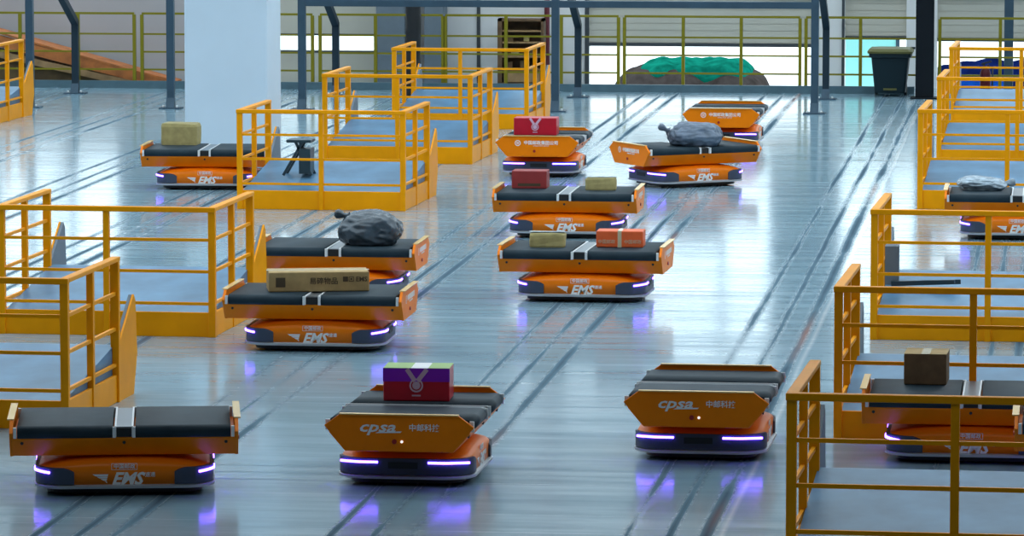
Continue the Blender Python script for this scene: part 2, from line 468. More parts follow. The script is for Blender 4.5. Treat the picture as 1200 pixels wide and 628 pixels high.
x1, x2, x3 = pxX(354, YA), pxX(651, YA), pxX(955, YA)
root = empty('steel_gantry', (x2, YA, 0)); tag(root, 'long blue-grey steel gantry on three frames joined by a horizontal beam', 'gantry')
for x in (x1, x2, x3): make_frame(0, root, x - x2)
zb1, zb2 = hz(8.5, YA), hz(0.5, YA)
MB().box(x1 - x2, x3 - x2, -.05, .05, zb1, zb2).build('cross_beam', 'steel', root, bevel=.005)

# ------------------------------------------------------------------ things at the back of the hall
Yt = YF - .40
cx = pxX(1044, Yt)
root = empty('wheelie_bin', (cx, Yt, 0)); tag(root, 'dark green plastic wheelie bin with an olive lid by the black column', 'bin')
H = .69
def rr(hx, hy, r, z, n=5):
    pts = []
    for cxs, cys, a0 in ((1, 1, 0), (-1, 1, 90), (-1, -1, 180), (1, -1, 270)):
        for k in range(n + 1):
            a = math.radians(a0 + 90 * k / n)
            pts.append((cxs * (hx - r) + r * math.cos(a), cys * (hy - r) + r * math.sin(a), z))
    return pts
mb = MB(); mb.loft([rr(.23, .24, .05, .06), rr(.235, .245, .05, .08), rr(.285, .30, .05, H - .10), rr(.32, .33, .05, H - .09), rr(.32, .33, .05, H - .03)]); mb.build('bin_body', 'binm', root)
mb = MB(); mb.loft([rr(.34, .35, .05, H - .03), rr(.345, .355, .05, H), rr(.30, .31, .08, H + .04), rr(.2, .2, .08, H + .05)]); mb.build('lid', 'lid', root)
MB().tube((-.30, .34, H + .02), (.36, .34, H + .02), .018).build('handle', 'binm', root)
for s in (-1, 1): MB().tube((s * .20, .18, .085), (s * .245, .18, .085), .085, n=20).build('wheel', 'black', root)
MB().box(-.05, .03, -.282, -.276, .30, .46).build('label_sticker', 'greycol', root, rot=(math.radians(-8), 0, 0))
mb = MB(); mb.box(-.10, .10, -.262, -.25, .10, .13); mb.build('trim_badge', 'lid', root)

# ramp of rusty orange stringers
Yr = YF + .55
root = empty('ramp', (pxX(60, Yr), Yr, 0)); tag(root, 'brown and orange ramp sloping down behind the guardrail at far left', 'ramp')
rx = root.location.x
def pr(px, py): p = xat(px, py, Yr); return (p.x - rx, 0, p.z)
for (a, b, w, m) in (((-70, 30), (200, 99), .17, 'rust'), ((-70, 48), (160, 99), .10, 'woodl')):
    A = pr(*a); B = pr(*b)
    MB().bar((A[0], .0, A[2]), (B[0], 0, B[2]), .1, w).build('stringer', m, root)
A = pr(-70, 42); B = pr(195, 97)
mb = MB(); mb.loft([[(A[0], y, -.02), (B[0], y, -.02), (B[0], y, B[2] - .03), (A[0], y, A[2] - .05)] for y in (.06, .5)]); mb.build('side_panel', 'brown', root)
A = pr(-70, 20); B = pr(205, 95)
MB().bar((A[0], .25, A[2] + .02), (B[0], .25, B[2] - .02), .62, .03).build('walkway', 'rust', root)

# brown cabinet with shelves
Yc = YW - .75
a, b = pxX(583, Yc), pxX(637, Yc)
root = empty('display_cabinet', ((a + b) / 2, Yc, 0)); w = b - a; hh = hz(22, Yc); tag(root, 'brown open-fronted shelf cabinet behind the guardrail beside the red pipe', 'cabinet')
zl = .04
mb = MB(); mb.box(-w / 2, w / 2, .30, .33, zl, hh); mb.box(-w / 2, -w / 2 + .07, 0, .3, zl, hh); mb.box(w / 2 - .04, w / 2, 0, .3, zl, hh); mb.box(-w / 2, w / 2, 0, .3, hh - .04, hh); mb.box(-w / 2, w / 2, 0, .3, zl, zl + .05)
mb.build('carcass', 'wood', root)
for z in (.28, .48, .70, .88): MB().box(-w / 2 + .07, w / 2 - .04, .02, .3, z, z + .025).build('shelf', 'woodl', root)
MB().box(-w / 2 + .10, w / 2 - .06, .0, .02, .10, .27).build('drawer_front', 'woodl', root)
for k, (dx, dz, s) in enumerate(((-.2, .305, .12), (.05, .305, .15), (-.1, .505, .12), (.16, .505, .1), (-.18, .725, .11), (.08, .725, .09))):
    o = MB().box(-s / 2, s / 2, -.05, .05, 0, s * .85).build('storage_box', ('wood', 'brown', 'carton2')[k % 3], bevel=.01)
    o.location = (root.location.x + dx, Yc + .14, dz)
    tag(o, 'small brown box on ' + ('the lower', 'the lower', 'the middle', 'the middle', 'the upper', 'the upper')[k] + ' shelf of the cabinet, ' + ('left' if dx < 0 else 'right') + ' one', 'box', 'boxes in the brown cabinet')
Yp = YW - .12
o = MB().tube((0, 0, 0), (0, 0, 8.9), .042).build('red_pipe', 'pipe'); o.location = (pxX(641, Yp), Yp, 0)
tag(o, 'dark red vertical pipe on the wall right of the brown cabinet', 'pipe')

# outside heaps seen through the low openings
def lump(name, cx, cy, z0, lx, ly, h, m, parent=None, seed=0, pw=.5, amp=.12, nx=48, ny=16):
    mb = MB(); rings = []
    for i in range(nx + 1):
        u = -1 + 2 * i / nx; ring = []
        e = max(0.0, 1 - abs(u) ** 6) ** .4
        for j in range(ny):
            t = PI * j / (ny - 1); y = math.cos(t); z = math.sin(t) ** pw
            n = 1 + amp * noise.noise(Vector((u * 4 + seed, y * 2, z * 2 + seed)))
            ring.append((u * lx, y * ly * (.3 + .7 * e) * n, h * z * max(e, .03) * n))
        rings.append(ring)
    mb.loft(rings, smooth=True); o = mb.build(name, m, parent); o.location = (cx, cy, z0) if not parent else (cx, cy, z0)
    return o
Yh = 78.0
a, b = pxX(713, Yh), pxX(908, Yh); hw = (b - a) / 2
root = empty('netted_heap', ((a + b) / 2, Yh, -1.2)); tag(root, 'long outdoor heap of grey-brown sacks under green netting behind the guardrail', 'heap')
top = hz(66, Yh)
lump('sacks', 0, 0, 0, hw, 1.25, top + 1.2 - .11, 'sacks', root, 1, .3, .07)
lump('netting', .1, 0, .93, hw * .70, 1.02, top + 1.2 - .93, 'tarp', root, 5, .6, .16)
a, b = pxX(1078, Yh), pxX(1300, Yh)
root = empty('covered_heap', ((a + b) / 2, Yh, -1.2)); tag(root, 'long dark blue tarpaulin heap outside, seen behind the right-hand platforms', 'heap')
top = hz(67, Yh)
lump('tarpaulin', 0, 0, 0, (b - a) / 2, 1.1, top + 1.2, 'bluet', root, 9, .3, .08)
MB().box(-.9, -.1, -1.35, -1.15, .75, 1.05).build('blue_crate', 'bluel', root)
o = MB().box(-.12, .12, 0, .03, -1.2, hz(45)).build('teal_sheet', 'teal'); 
# tinted panel propped outside the small opening
bpy.data.objects.remove(o)
Ys = YW + 1.6
a, b = pxX(985, Ys), pxX(1052, Ys)
root = empty('tinted_sheet', ((a + b) / 2, Ys, -1.2)); tag(root, 'pale turquoise sheet standing outside the low opening behind the wheelie bin', 'sheet')
MB().box(-(b - a) / 2, (b - a) / 2, 0, .03, .35, 2.6).build('sheet_panel', 'teal', root)
for s in (-1, 1): MB().box(s * (b - a) / 2 - .03, s * (b - a) / 2 + .03, -.02, .05, 0, 2.62).build('upright', 'steel', root)
# fire extinguisher at right
Ye = YF - .5
root = empty('fire_extinguisher', (pxX(1155, Ye), Ye, 0)); tag(root, 'maroon fire extinguisher standing by the guardrail behind the right-hand platforms', 'fire extinguisher')
mb = MB(); pr_ = [(.0, .0), (.075, .0), (.08, .02), (.08, .36), (.065, .41), (.03, .44), (.025, .47)]
mb.loft([[(r_ * math.cos(k * PI / 8), r_ * math.sin(k * PI / 8), z) for k in range(16)] for r_, z in pr_[1:]], smooth=True); mb.build('cylinder_body', 'exting', root)
mb = MB(); mb.bar((-.06, 0, .50), (.09, 0, .54), .025); mb.bar((-.02, 0, .47), (-.02, 0, .51), .03); mb.build('handle', 'black', root)
mb = MB(); mb.tube((.03, 0, .49), (.11, 0, .42), .012); mb.tube((.11, 0, .42), (.105, 0, .16), .012); mb.tube((.105, 0, .17), (.105, 0, .08), .012, .022); mb.build('hose', 'black', root)

# ------------------------------------------------------------------ work platforms
RH = 1.11
def make_platform(hw, label, group):
    root = empty('work_platform'); tag(root, label, 'work platform', group)
    D = 1.55; k = .2
    MB().box(-hw + .04, hw - .04, .04, D - .0, .15, .19).build('deck', 'deck', root)
    MB().box(-hw, hw, 0, .03, 0, k + .01).build('kick_panel', 'plat', root, bevel=.004)
    for s in (-1, 1):
        MB().box(s * hw - .015, s * hw + .015, .03, D, 0, k + .01).build('kick_panel', 'plat', root, bevel=.004)
    pw = .03
    for (x, y) in ((-hw, .0), (0, .0), (hw, .0), (-hw, D / 2), (hw, D / 2), (-hw, D), (hw, D)):
        q = pw if y == 0 and x else pw * .85
        q = pw * 1.1 if y == D else q
        MB().box(x - q, x + q, y - .02, y + .035, .0, RH - .02).build('post', 'plat', root, bevel=.003)
    MB().box(-hw - .035, hw + .035, -.03, .03, RH - .045, RH).build('top_rail', 'plat', root, bevel=.006)
    for s in (-1, 1):
        MB().box(s * hw - .035, s * hw + .035, .03, D + .04, RH - .035, RH - .0).build('top_rail', 'plat', root, bevel=.006)
    for z in (.83, .56, .285):
        MB().box(-hw, hw, -.012, .012, z - .013, z + .013).build('mid_rail', 'plat', root)
        for s in (-1, 1):
            MB().box(s * hw - .012, s * hw + .012, 0, D, z - .013, z + .013).build('mid_rail', 'plat', root)
    MB().prism_x([(.06, .191), (.06, .205), (D + .045, .43), (D + .075, .43), (D + .075, 0), (D + .045, 0), (D + .045, .192)], -hw + .02, hw - .02).build('sloping_chute', 'panel', root)
    wing = [(D + .05, 0), (D + .05, .45), (D + .52, .77), (D + .57, .72), (D + .62, .30), (D + .5, .0)]
    for s in (-1, 1):
        w_ = MB(); xo = s * (hw + .015)
        w_.prism_x(wing, xo - .008, xo + .008); g_ = w_.build('side_guard', 'plat', root)
        w_ = MB(); xi = s * (hw - .008)
        w_.prism_x([(y, z * .995) for y, z in wing], xi - .012, xi + .012); w_.build('guard_lining', 'greycol', g_)
    return root
GL = 'work platforms in the left-hand row'; GR = 'work platforms in the right-hand row'
LP = [(75, 326, -1, 'railed orange work platform nearest the camera at left, behind the empty robot'),
      (248, 243, -1, 'railed orange platform left of the robots with the long carton and the black bag'),
      (472, 130, -1, 'railed orange work platform before the pale blue pillar, a folding stand on it'),
      (551, 88, -1, 'railed work platform just in front of the farthest one of the left row'),
      (617, 57, -1, 'farthest railed work platform of the left row, behind the red parcel robot')]
RP = [(928, 460, 1, 'largest railed orange work platform, cut off at the bottom right corner'),
      (983, 335, 1, 'railed orange work platform around the robot carrying a small brown carton'),
      (1025, 245, 1, 'railed orange work platform at right between the carton robot and the clear-bag robot'),
      (1079, 128, 1, 'railed orange work platform directly behind the robot with the clear plastic bag'),
      (1101, 90, 1, 'railed orange work platform one behind the clear-bag robot platform'),
      (1115, 55, 1, 'farthest railed work platform of the right row, below the fire extinguisher')]
pl = make_platform(.92, '', GL); prr = make_platform(.96, '', GR)
plats = []
fl = fr = True
Ys_ = [at(x, y, RH).y for x, y, s, l in LP]; 
for (px, py, s, lab) in LP + RP:
    src = pl if s < 0 else prr; hw = .92 if s < 0 else .96
    first = fl if s < 0 else fr
    o = src if first else copy_tree(src)
    if s < 0: fl = False
    else: fr = False
    p = at(px, py, RH)
    ar = -math.radians(1.9)
    o.rotation_euler = (0, 0, ar); o.location = (p.x + s * hw * math.cos(ar), p.y + s * hw * math.sin(ar), 0); o['label'] = lab
    plats.append(o)
o = copy_tree(pl); o['label'] = 'railed work platform at the far left edge in front of the brown ramp'; o['group'] = 'work platforms beyond the left-hand row'
o.location = (at(6, 142).x - .92 - .0, plats[4].location.y, 0)

# folding stand on the platform in front of the pillar
p = plats[2].location
root = empty('folding_stand', (p.x - .38, p.y + .80, .325)); tag(root, 'dark folding trestle stand on the platform before the pillar', 'stand')
for yy in (-.12, .12):
    MB().bar((-.16, yy, 0), (.06, yy, .38), .03).build('leg', 'stool', root)
    MB().bar((.16, yy, 0), (-.02, yy, .38), .03).build('leg', 'stool', root)
MB().box(-.12, .16, -.15, .15, .37, .40).build('stand_top', 'stool', root)
MB().box(.02, .15, -.14, .14, .02, .30).build('side_bag', 'stool', root)
p = plats[7].location
root = empty('folding_stand', (p.x - .55, p.y + 1.0, .36)); tag(root, 'low dark stand lying on the platform behind the small brown carton', 'stand')
MB().bar((-.3, 0, .015), (.3, 0, .04), .04).build('leg', 'stool', root); MB().bar((-.3, .1, .015), (.25, -.1, .05), .03).build('leg', 'stool', root)
MB().box(-.36, -.24, .1, .3, -.02, .33).build('side_bag', 'greycol', root)

# ------------------------------------------------------------------ sorting robots
def outline(hx, hy, r, n=8):
    pts = []
    for cx_, cy_, a0 in ((1, 1, 0), (-1, 1, 90), (-1, -1, 180), (1, -1, 270)):
        for k in range(n + 1):
            a = math.radians(a0 + 90 * k / n)
            pts.append((cx_ * (hx - r) + r * math.cos(a), cy_ * (hy - r) + r * math.sin(a)))
    return pts
BX, BY = .575, .445
def outline2(hx, hy, r, n=8):   # rounded rectangle with extra points along the long sides
    o = outline(hx, hy, r, n); out = []
    for i, p in enumerate(o):
        out.append(p); q = o[(i + 1) % len(o)]
        if abs(p[1] - q[1]) < 1e-6 and abs(p[0] - q[0]) > .2:
            for k in range(1, 10): out.append((p[0] + (q[0] - p[0]) * k / 10, p[1]))
    return out
def emblem_post(mb, mfun, x, y, z, s, mname='white'):
    # round emblem: ring with slanted bars
    n = 20
    for k in range(n):
        a0, a1 = 2 * PI * k / n, 2 * PI * (k + 1) / n
        q = [(s * .5 * math.cos(a0), s * .5 * math.sin(a0)), (s * .5 * math.cos(a1), s * .5 * math.sin(a1)), (s * .38 * math.cos(a1), s * .38 * math.sin(a1)), (s * .38 * math.cos(a0), s * .38 * math.sin(a0))]
        T = mfun(x, y, z)
        mb.face([mb.bm.verts.new(T @ Vector((u, v, .001))) for u, v in q], mname)
    for k in (-1, 0, 1):
        T = mfun(x, y, z); v0 = k * s * .16
        q = [(-s * .28, v0 - s * .04), (s * .18, v0 - s * .04), (s * .28, v0 + s * .04), (-s * .18, v0 + s * .04)]
        mb.face([mb.bm.verts.new(T @ Vector((u, v, .001))) for u, v in q], mname)

def make_robot(kind):
    root = empty('sorting_robot')
    # chassis and wheels
    mb = MB(); mb.loft([[(x, y, z) for x, y in outline(BX - .06, BY - .06, .16)] for z in (.018, .07)]); mb.build('chassis', 'black', root)
    for (x, y, r_) in ((0, .30, .06), (0, -.30, .06), (.42, .22, .03), (.42, -.22, .03), (-.42, .22, .03), (-.42, -.22, .03)):
        MB().tube((x, y - .02, r_), (x, y + .02, r_), r_, n=16).build('wheel', 'black', root)
    # grey rim
    mb = MB(); mb.loft([[(x, y, .052) for x, y in outline(BX + .0, BY + .0, .2)], [(x, y, .055) for x, y in outline(BX + .022, BY + .022, .21)], [(x, y, .072) for x, y in outline(BX + .022, BY + .022, .21)], [(x, y, .08) for x, y in outline(BX + .0, BY + .0, .2)]])
    mb.build('base_rim', 'rim', root)
    # orange cover
    mb = MB(); rings = []
    for z, ins in ((.075, .0), (.195, .0), (.215, .01), (.235, .035), (.25, .08), (.262, .15), (.268, .24)):
        rings.append([(x, y, z if z < .1 else .165 + (z - .165) * (1 - .55 * (abs(x) / BX) ** 2.2)) for x, y in outline2(BX - ins, BY - ins * .9, max(.05, .2 - ins * .5))])
    mb.loft(rings, cap1=False, smooth=True)
    # domed top closed strip by strip across the width
    top = rings[-1]; tv = [v for v in mb.bm.verts][-len(top):]; n_ = len(tv)
    pos = sorted([v for v in tv if v.co.y > 0], key=lambda v: v.co.x); neg = sorted([v for v in tv if v.co.y <= 0], key=lambda v: v.co.x)
    for i in range(min(len(pos), len(neg)) - 1): mb.face([pos[i], pos[i + 1], neg[i + 1], neg[i]], None, True)
    for f in mb.bm.faces:
        if len(f.verts) > 4: f.smooth = False
    mb.build('body_cover', 'cover', root)
    # bumpers
    for s in (-1, 1):
        ol = outline(BX + .014, BY + .014, .2, 12); il = outline(BX - .01, BY - .01, .2, 12)
        def seg(o_):
            pts = [p for p in o_ if p[0] * s > .33] + [(s * .33, math.copysign(max(abs(q[1]) for q in o_), 1)), (s * .33, -max(abs(q[1]) for q in o_))]
            return sorted(pts, key=lambda p: math.atan2(p[1], (p[0] - s * .3) * s))
        a = seg(ol); b = seg(il)
        mb = MB(); rings = []
        for (x, y), (x2, y2) in zip(a, b):
            tz = .192 if abs(y) < BY * .9 else .192
            d = max(0, (BX - .17 - abs(x)) / .08); tz = .192 - min(.03, .03 * d)
            rings.append([(x, y, .082), (x, y, tz), (x2, y2, tz), (x2, y2, .082)])
        mb.loft(rings); bp = mb.build('bumper', 'navy', root)
        MB().box(min(s * (BX + .008), s * (BX + .019)), max(s * (BX + .008), s * (BX + .019)), -.10, .10, .125, .168).build('sensor_slot', 'black', bp)
        ol2 = outline(BX + .022, BY + .022, .2, 12)
        a2 = seg(ol2); il2 = seg(outline(BX + .012, BY + .012, .2, 12))
        for t in (-1, 1):
            mb = MB(); rings = []
            pr2 = []
            for (x, y), (x2, y2) in zip(a2, il2):
                if y * t > .15 and abs(x) > BX - .09: pr2.append((x, y, x2, y2))
            # add a start point on the flat end
            pr2.append((s * (BX + .022), t * .17, s * (BX + .012), t * .17))
            pr2.sort(key=lambda p: abs(p[1]) - abs(p[0]))
            for x, y, x2, y2 in pr2:
                d = max(0, (BX - abs(x)) / .14)
                z0 = .160 - .012 * min(1, d); z1 = z0 + .014
                rings.append([(x, y, z0), (x, y, z1), (x2, y2, z1), (x2, y2, z0)])
            mb.loft(rings); mb.build('led_strip', 'led', bp)
    # lettering on the long sides
    for fn, y in ((frontM, -(BY + .0025)), (backM, BY + .0025)):
        mb = MB(); sg = 1 if fn is frontM else -1
        add_text(mb, 'EMS', .112, fn(.015 * sg, y, .114), 'white', .35, .004, width=.22)
        T = fn(0, y, .0)
        T = fn(0, y, .0)
        for k in range(4):
            zz = .148 - k * .015; xs = -.21 + k * .026
            mb.face([mb.bm.verts.new(T @ Vector((q[0], q[1], 0))) for q in ((xs, zz), (-.105 - k * .004, zz), (-.11 - k * .004, zz - .0125), (xs + .02, zz - .0125))], 'white')
        mb.build('side_lettering', None, root); mb = MB()
        add_text(mb, '中国邮政', .036, fn(.0, y, .198), 'white', 0, .0005)
        for (x0_, x1_, z0_, z1_) in ((-.085, .085, .176, .179), (-.085, .085, .217, .220), (-.085, -.082, .179, .217), (.082, .085, .179, .217)):
            mb.face([mb.bm.verts.new(T @ Vector(q)) for q in ((x0_, z0_, 0), (x1_, z0_, 0), (x1_, z1_, 0), (x0_, z1_, 0))], 'white')
        mb.build('boxed_lettering', None, root); mb = MB()
        add_text(mb, '速递', .034, fn(.17 * sg, y, .142), 'white', 0, .0005)
        mb.build('side_lettering', None, root)
    # pedestal
    MB().tube((0, 0, .262), (0, 0, .30), .22, n=24).build('pedestal', 'black', root)
    # tray
    mb = MB(); mb.prism_x([(-.478, .40), (-.474, .385), (-.372, .266), (.372, .266), (.474, .385), (.478, .40)], -.74, .74); tray = mb.build('tray_frame', 'robot', root, bevel=.004)
    for s in (-1, 1):
        for x in (0, -.67, .67):
            MB().tube((x, s * .44, .365), (x, s * .463, .36), .011, n=8).build('screw', 'black', tray)
    prof = []
    hb = .495; zc = .43; rr_ = .046
    for k in range(9):
        a = math.radians(-90 + 180 * k / 8); prof.append((hb - rr_ + rr_ * math.cos(a), zc + rr_ * math.sin(a)))
    for k in range(9):
        a = math.radians(90 + 180 * k / 8); prof.append((-hb + rr_ + rr_ * math.cos(a), zc + rr_ * math.sin(a)))
    for x0, x1 in ((-.70, -.075), (.075, .70)):
        mb = MB(); mb.prism_x(prof, x0, x1, smooth=True)
        for f in mb.bm.faces:
            if len(f.verts) > 4: f.smooth = False
        mb.build('conveyor_belt', 'belt', root)
    mb = MB(); mb.box(-.055, .055, -.465, .465, .395, .466, 'silver'); mb.box(-.062, -.050, -.48, .48, .40, .472, 'whiteb'); mb.box(.050, .062, -.48, .48, .40, .472, 'whiteb'); mb.box(-.05, .05, -.482, -.465, .40, .46, 'black'); mb.box(-.05, .05, .465, .482, .40, .46, 'black'); mb.build('divider_plate', None, root)
    for x in (-.065, .065, -.715, .715):
        for s in (-1, 1):
            MB().box(x - .010, x + .010, min(s * .47, s * .50), max(s * .47, s * .50), .398, .468).build('roller_bracket', 'whiteb', root)
    for s in (-1, 1):
        def hexp(xin): return [(xin + s * dx, y, z) for dx, y, z in ()]
        lo = [(0.0, -.365, .262), (0.0, .365, .262), (.0, .505, .432), (.0, .40, .508), (.0, -.40, .508), (.0, -.505, .432)]
        x_in, x_out = s * .728, s * .752
        mb = MB(); mb.loft([[(x_in + s * d, y, z) for d, y, z in lo], [(x_out + s * d, y, z) for d, y, z in lo]])
        ep = mb.build('end_plate', 'robot', root, bevel=.004)
        MB().prism_x([(-.40, .507), (-.40, .515), (.40, .515), (.40, .507)], s * .722, s * .768).build('glint_lip', 'lip', ep)  # added bright strip imitating the highlight along the plate top
        fn = rightM if s > 0 else leftM
        xo = s * .7535
        mb = MB()
        tl = -math.radians(5)
        if kind == 'cps':
            add_text(mb, 'cpsa', .10, fn(xo, s * -.15, .425, 0), 'white', .3, .002, width=.24)
            T = fn(xo, s * -.08, .385)
            mb.face([mb.bm.verts.new(T @ Vector(q)) for q in ((-.08, 0, 0), (.09, .004, 0), (.10, .014, 0), (-.06, .008, 0))], 'white')
            mb.build('plate_lettering', None, ep); mb = MB()
            add_text(mb, '中邮科技', .052, fn(xo, s * .17, .422, 0), 'white', 0, .0008)
        else:
            emblem_post(mb, fn, xo, s * -.23, .425, .07)
            mb.build('plate_emblem', None, ep); mb = MB()
            add_text(mb, '中国邮政集团公司', .052, fn(xo, s * .05, .427), 'white', 0, .0008)
            add_text(mb, 'CHINA POST GROUP', .020, fn(xo, s * .05, .392), 'white', 0, 0)
        mb.build('plate_lettering', None, ep)
        MB().tube((xo - s * .015, s * -.03, .33), (xo + s * .01, s * -.03, .33), .016).build('red_button', 'red', ep)
        if kind == 'cps': MB().tube((xo - s * .015, s * .02, .33), (xo + s * .006, s * .02, .33), .009).build('indicator_lamp', 'lamp', ep)
    return root

r_ems = make_robot('ems'); r_cps = make_robot('cps')
used = {'ems': False, 'cps': False}
ROB = {}
def robot(key, kind, px, py, yaw, label, group, front=True, end=False):
    src = r_ems if kind == 'ems' else r_cps
    o = src if not used[kind] else copy_tree(src); used[kind] = True
    a = math.radians(yaw); p = at(px, py)
    if front:
        d = Vector((math.cos(a), math.sin(a), 0)) * (BX + .02) if end else Vector((-math.sin(a), math.cos(a), 0)) * (BY + .02)
        p = p + d
    o.location = (p.x, p.y, 0); o.rotation_euler = (0, 0, a)
    tag(o, label, 'sorting robot', group); ROB[key] = o
    return o
GS = 'parcel sorting robots on the hall floor'
robot('A', 'ems', 146, 582, 11, 'orange sorting robot with empty belts at the bottom left corner', GS)
robot('B', 'cps', 472, 571, 89, 'orange sorting robot seen end-on carrying the red gift box with a purple sheen', GS, end=True)
robot('C', 'cps', 818, 541, 89, 'orange sorting robot seen end-on with empty belts in the right half', GS, end=True)
robot('D', 'ems', 1137, 545, 0, 'orange sorting robot carrying one small brown carton behind yellow railings', GS)
robot('E', 'ems', 366, 413, 0, 'orange sorting robot carrying the long flat brown carton', GS)
robot('F', 'ems', 391, 351, 0, 'orange sorting robot carrying a shiny black bag behind the long carton', GS)
robot('G', 'ems', 679, 355, -2, 'orange sorting robot carrying a tan parcel and an orange-red box', GS)
robot('H', 'ems', 661, 280, 0, 'orange sorting robot carrying a dull red box and a small tan parcel', GS)
robot('I', 'ems', 631, 208, 89, 'orange sorting robot seen end-on carrying a red box with a ribbon print', GS, end=True)
robot('J', 'ems', 803, 216, 33, 'orange sorting robot turned at an angle under a big grey bag', GS, front=False)
robot('K', 'ems', 846, 172, 89, 'farthest orange sorting robot, end-on with empty belts behind the grey bag', GS, end=True)
robot('L', 'ems', 240, 223, 3, 'orange sorting robot carrying a tan parcel in front of the pale blue pillar', GS)
robot('M', 'ems', 1192, 282, 0, 'orange sorting robot carrying a flat clear plastic bag at the right edge', GS)
robot('N', 'ems', 1322, 580, 0, 'orange sorting robot mostly cut off by the right edge, only its end plate showing', GS)

# ------------------------------------------------------------------ parcels
TOP = .4765
def on_belt(px, py, depth=0.0, h=TOP):   # front bottom centre in the photo -> point on the belt
    p = at(px, py, h); return Vector((p.x, p.y + depth / 2, h))
def sx(px, p):   # metres per pixel at a point
    return (p - CAM).dot(F) / FPX
def rbox(name, w, d, h, m, p, yaw, label, cat, group=None, bulge=.0):
    root = empty(name, (p.x, p.y, p.z), math.radians(yaw)); tag(root, label, cat, group)
    mb = MB()
    mb.box(-w / 2, w / 2, -d / 2, d / 2, 0, h); o = mb.build('box_body', m, root, bevel=.008)
    return root
# long carton on E
p = on_belt(368, 342, .38)
r = rbox('long_carton', .84, .34, .165, 'carton', p, 13, 'long flat brown carton with printed side lying across the robot belts', 'carton')
MB().box(-.431, .431, -.025, .025, .1645, .1665).build('tape_strip', 'tape', r)
mb = MB(); add_text(mb, '易碎物品', .06, frontM(.04, -.1705, .085), 'print_', 0, .001); add_text(mb, '■▣ EMS', .055, frontM(.30, -.1705, .10), 'print_', 0, .001); MB().box(-.36, -.28, -.1712, -.170, .04, .12).build('printed_symbol', 'print_', r)
mb.build('print_marks', None, r)
# B gift box
def gift(px, py, w, d, h, yaw, label, top, key):
    p = on_belt(px, py, d); p.z = TOP
    r = rbox('gift_box', w, d, h, 'redbox', p, yaw, label, 'gift box', None)
    if top: 
        MB().box(-w / 2 - .0015, w / 2 + .0015, -d / 2 - .0025, -d / 2 + .01, h * .60, h + .0).build('sheen_band', 'purple', r)  # sheen on the upper front, painted as a purple band over red
        mb = MB(); mb.box(-w / 2, -w * .08, -d / 2, d / 2, h, h + .003, 'greenp'); mb.box(-w * .08, w * .18, -d / 2, d / 2, h, h + .003, 'white'); mb.box(w * .18, w / 2, -d / 2, d / 2, h, h + .003, 'greenp'); mb.build('lid_print', None, r)
    mb = MB(); y = -d / 2 - .0035
    def bar2(a, b, wd):
        a = Vector((a[0], 0, a[1])); b = Vector((b[0], 0, b[1])); dd = (b - a).normalized(); nn = Vector((dd.z, 0, -dd.x)) * wd / 2
        mb.face([mb.bm.verts.new(Vector((q.x, y, q.z))) for q in (a - nn, b - nn, b + nn, a + nn)], 'ribbon')
    k = h / .26
    bar2((-.075 * k, .255 * k), (-.01 * k, .16 * k), .035 * k); bar2((.085 * k, .255 * k), (.01 * k, .16 * k), .035 * k)
    n = 18
    for (r0, r1) in ((.055, .042), (.032, .0)):
        for i in range(n):
            a0, a1 = 2 * PI * i / n, 2 * PI * (i + 1) / n
            mb.face([mb.bm.verts.new((rq * k * math.cos(aq), y - .0005, .125 * k + rq * k * math.sin(aq))) for rq, aq in ((r0, a0), (r0, a1), (max(r1, .002), a1), (max(r1, .002), a0))], 'ribbon')
    bar2((-.035 * k, .045 * k), (.035 * k, .045 * k), .012 * k)
    mb.build('ribbon_print', None, r)
    return r
gift(487, 470, .455, .30, .225, 2, 'red gift box with a painted purple sheen and a ribbon medal print on the near robot', True, 'B')
gift(627, 158.5, .52, .30, .21, 0, 'red gift box with a ribbon medal print on the distant end-on robot', False, 'I')
# D carton
p = on_belt(1085, 451, .34)
r = rbox('small_carton', .30, .34, .215, 'cartond', p, -2, 'small dark brown carton with a taped pale lid behind the railings at right', 'carton')
mb = MB(); mb.box(-.15, .15, -.17, .17, .2155, .2185, 'carton'); mb.box(-.03, .03, -.171, .171, .2185, .2195, 'tape'); mb.build('lid_flaps', None, r)
# G parcels
def soft(name, w, d, h, m, p, yaw, label, cat, seed=1, amp=.02):
    root = empty(name, (p.x, p.y, p.z), math.radians(yaw)); tag(root, label, cat)
    mb = MB(); rings = []
    for k, (f, z) in enumerate(((.96, 0), (1, .12), (1.0, .5), (1, .85), (.95, 1))):
        ring = []
        for x, y in outline(w / 2 * f, d / 2 * f, .03, 4):
            n = noise.noise(Vector((x * 6 + seed, y * 6, z * 2))) * amp
            ring.append((x * (1 + n / w), y * (1 + n / d), h * z + (noise.noise(Vector((x * 9, y * 9, seed))) * amp if z == 1 else 0)))
        rings.append(ring)
    mb.loft(rings); mb.build('box_body', m, root)
    return root
p = on_belt(640, 290, .26)
r = soft('tan_parcel', .33, .24, .125, 'carton2', p, 4, 'tan parcel with a clear taped top on the left belt beside the orange-red box', 'parcel', 3)
MB().box(-.17, .168, -.05, .03, .132, .137).build('tape_strip', 'clear', r)
p = on_belt(726, 290, .26)
r = rbox('orange_red_box', .43, .25, .15, 'orbox', p, 0, 'orange-red box with a pale band on the right belt beside the tan parcel', 'box')
MB().box(-.018, .018, -.1265, .1265, 0, .152).build('tape_strip', 'tape', r)
mb = MB(); add_text(mb, '中国邮政', .04, frontM(-.12, -.1262, .05), 'tape'); mb.build('print_marks', None, r); mb = MB(); add_text(mb, '中国邮政', .04, frontM(.12, -.1262, .05), 'tape'); mb.build('print_marks', None, r)
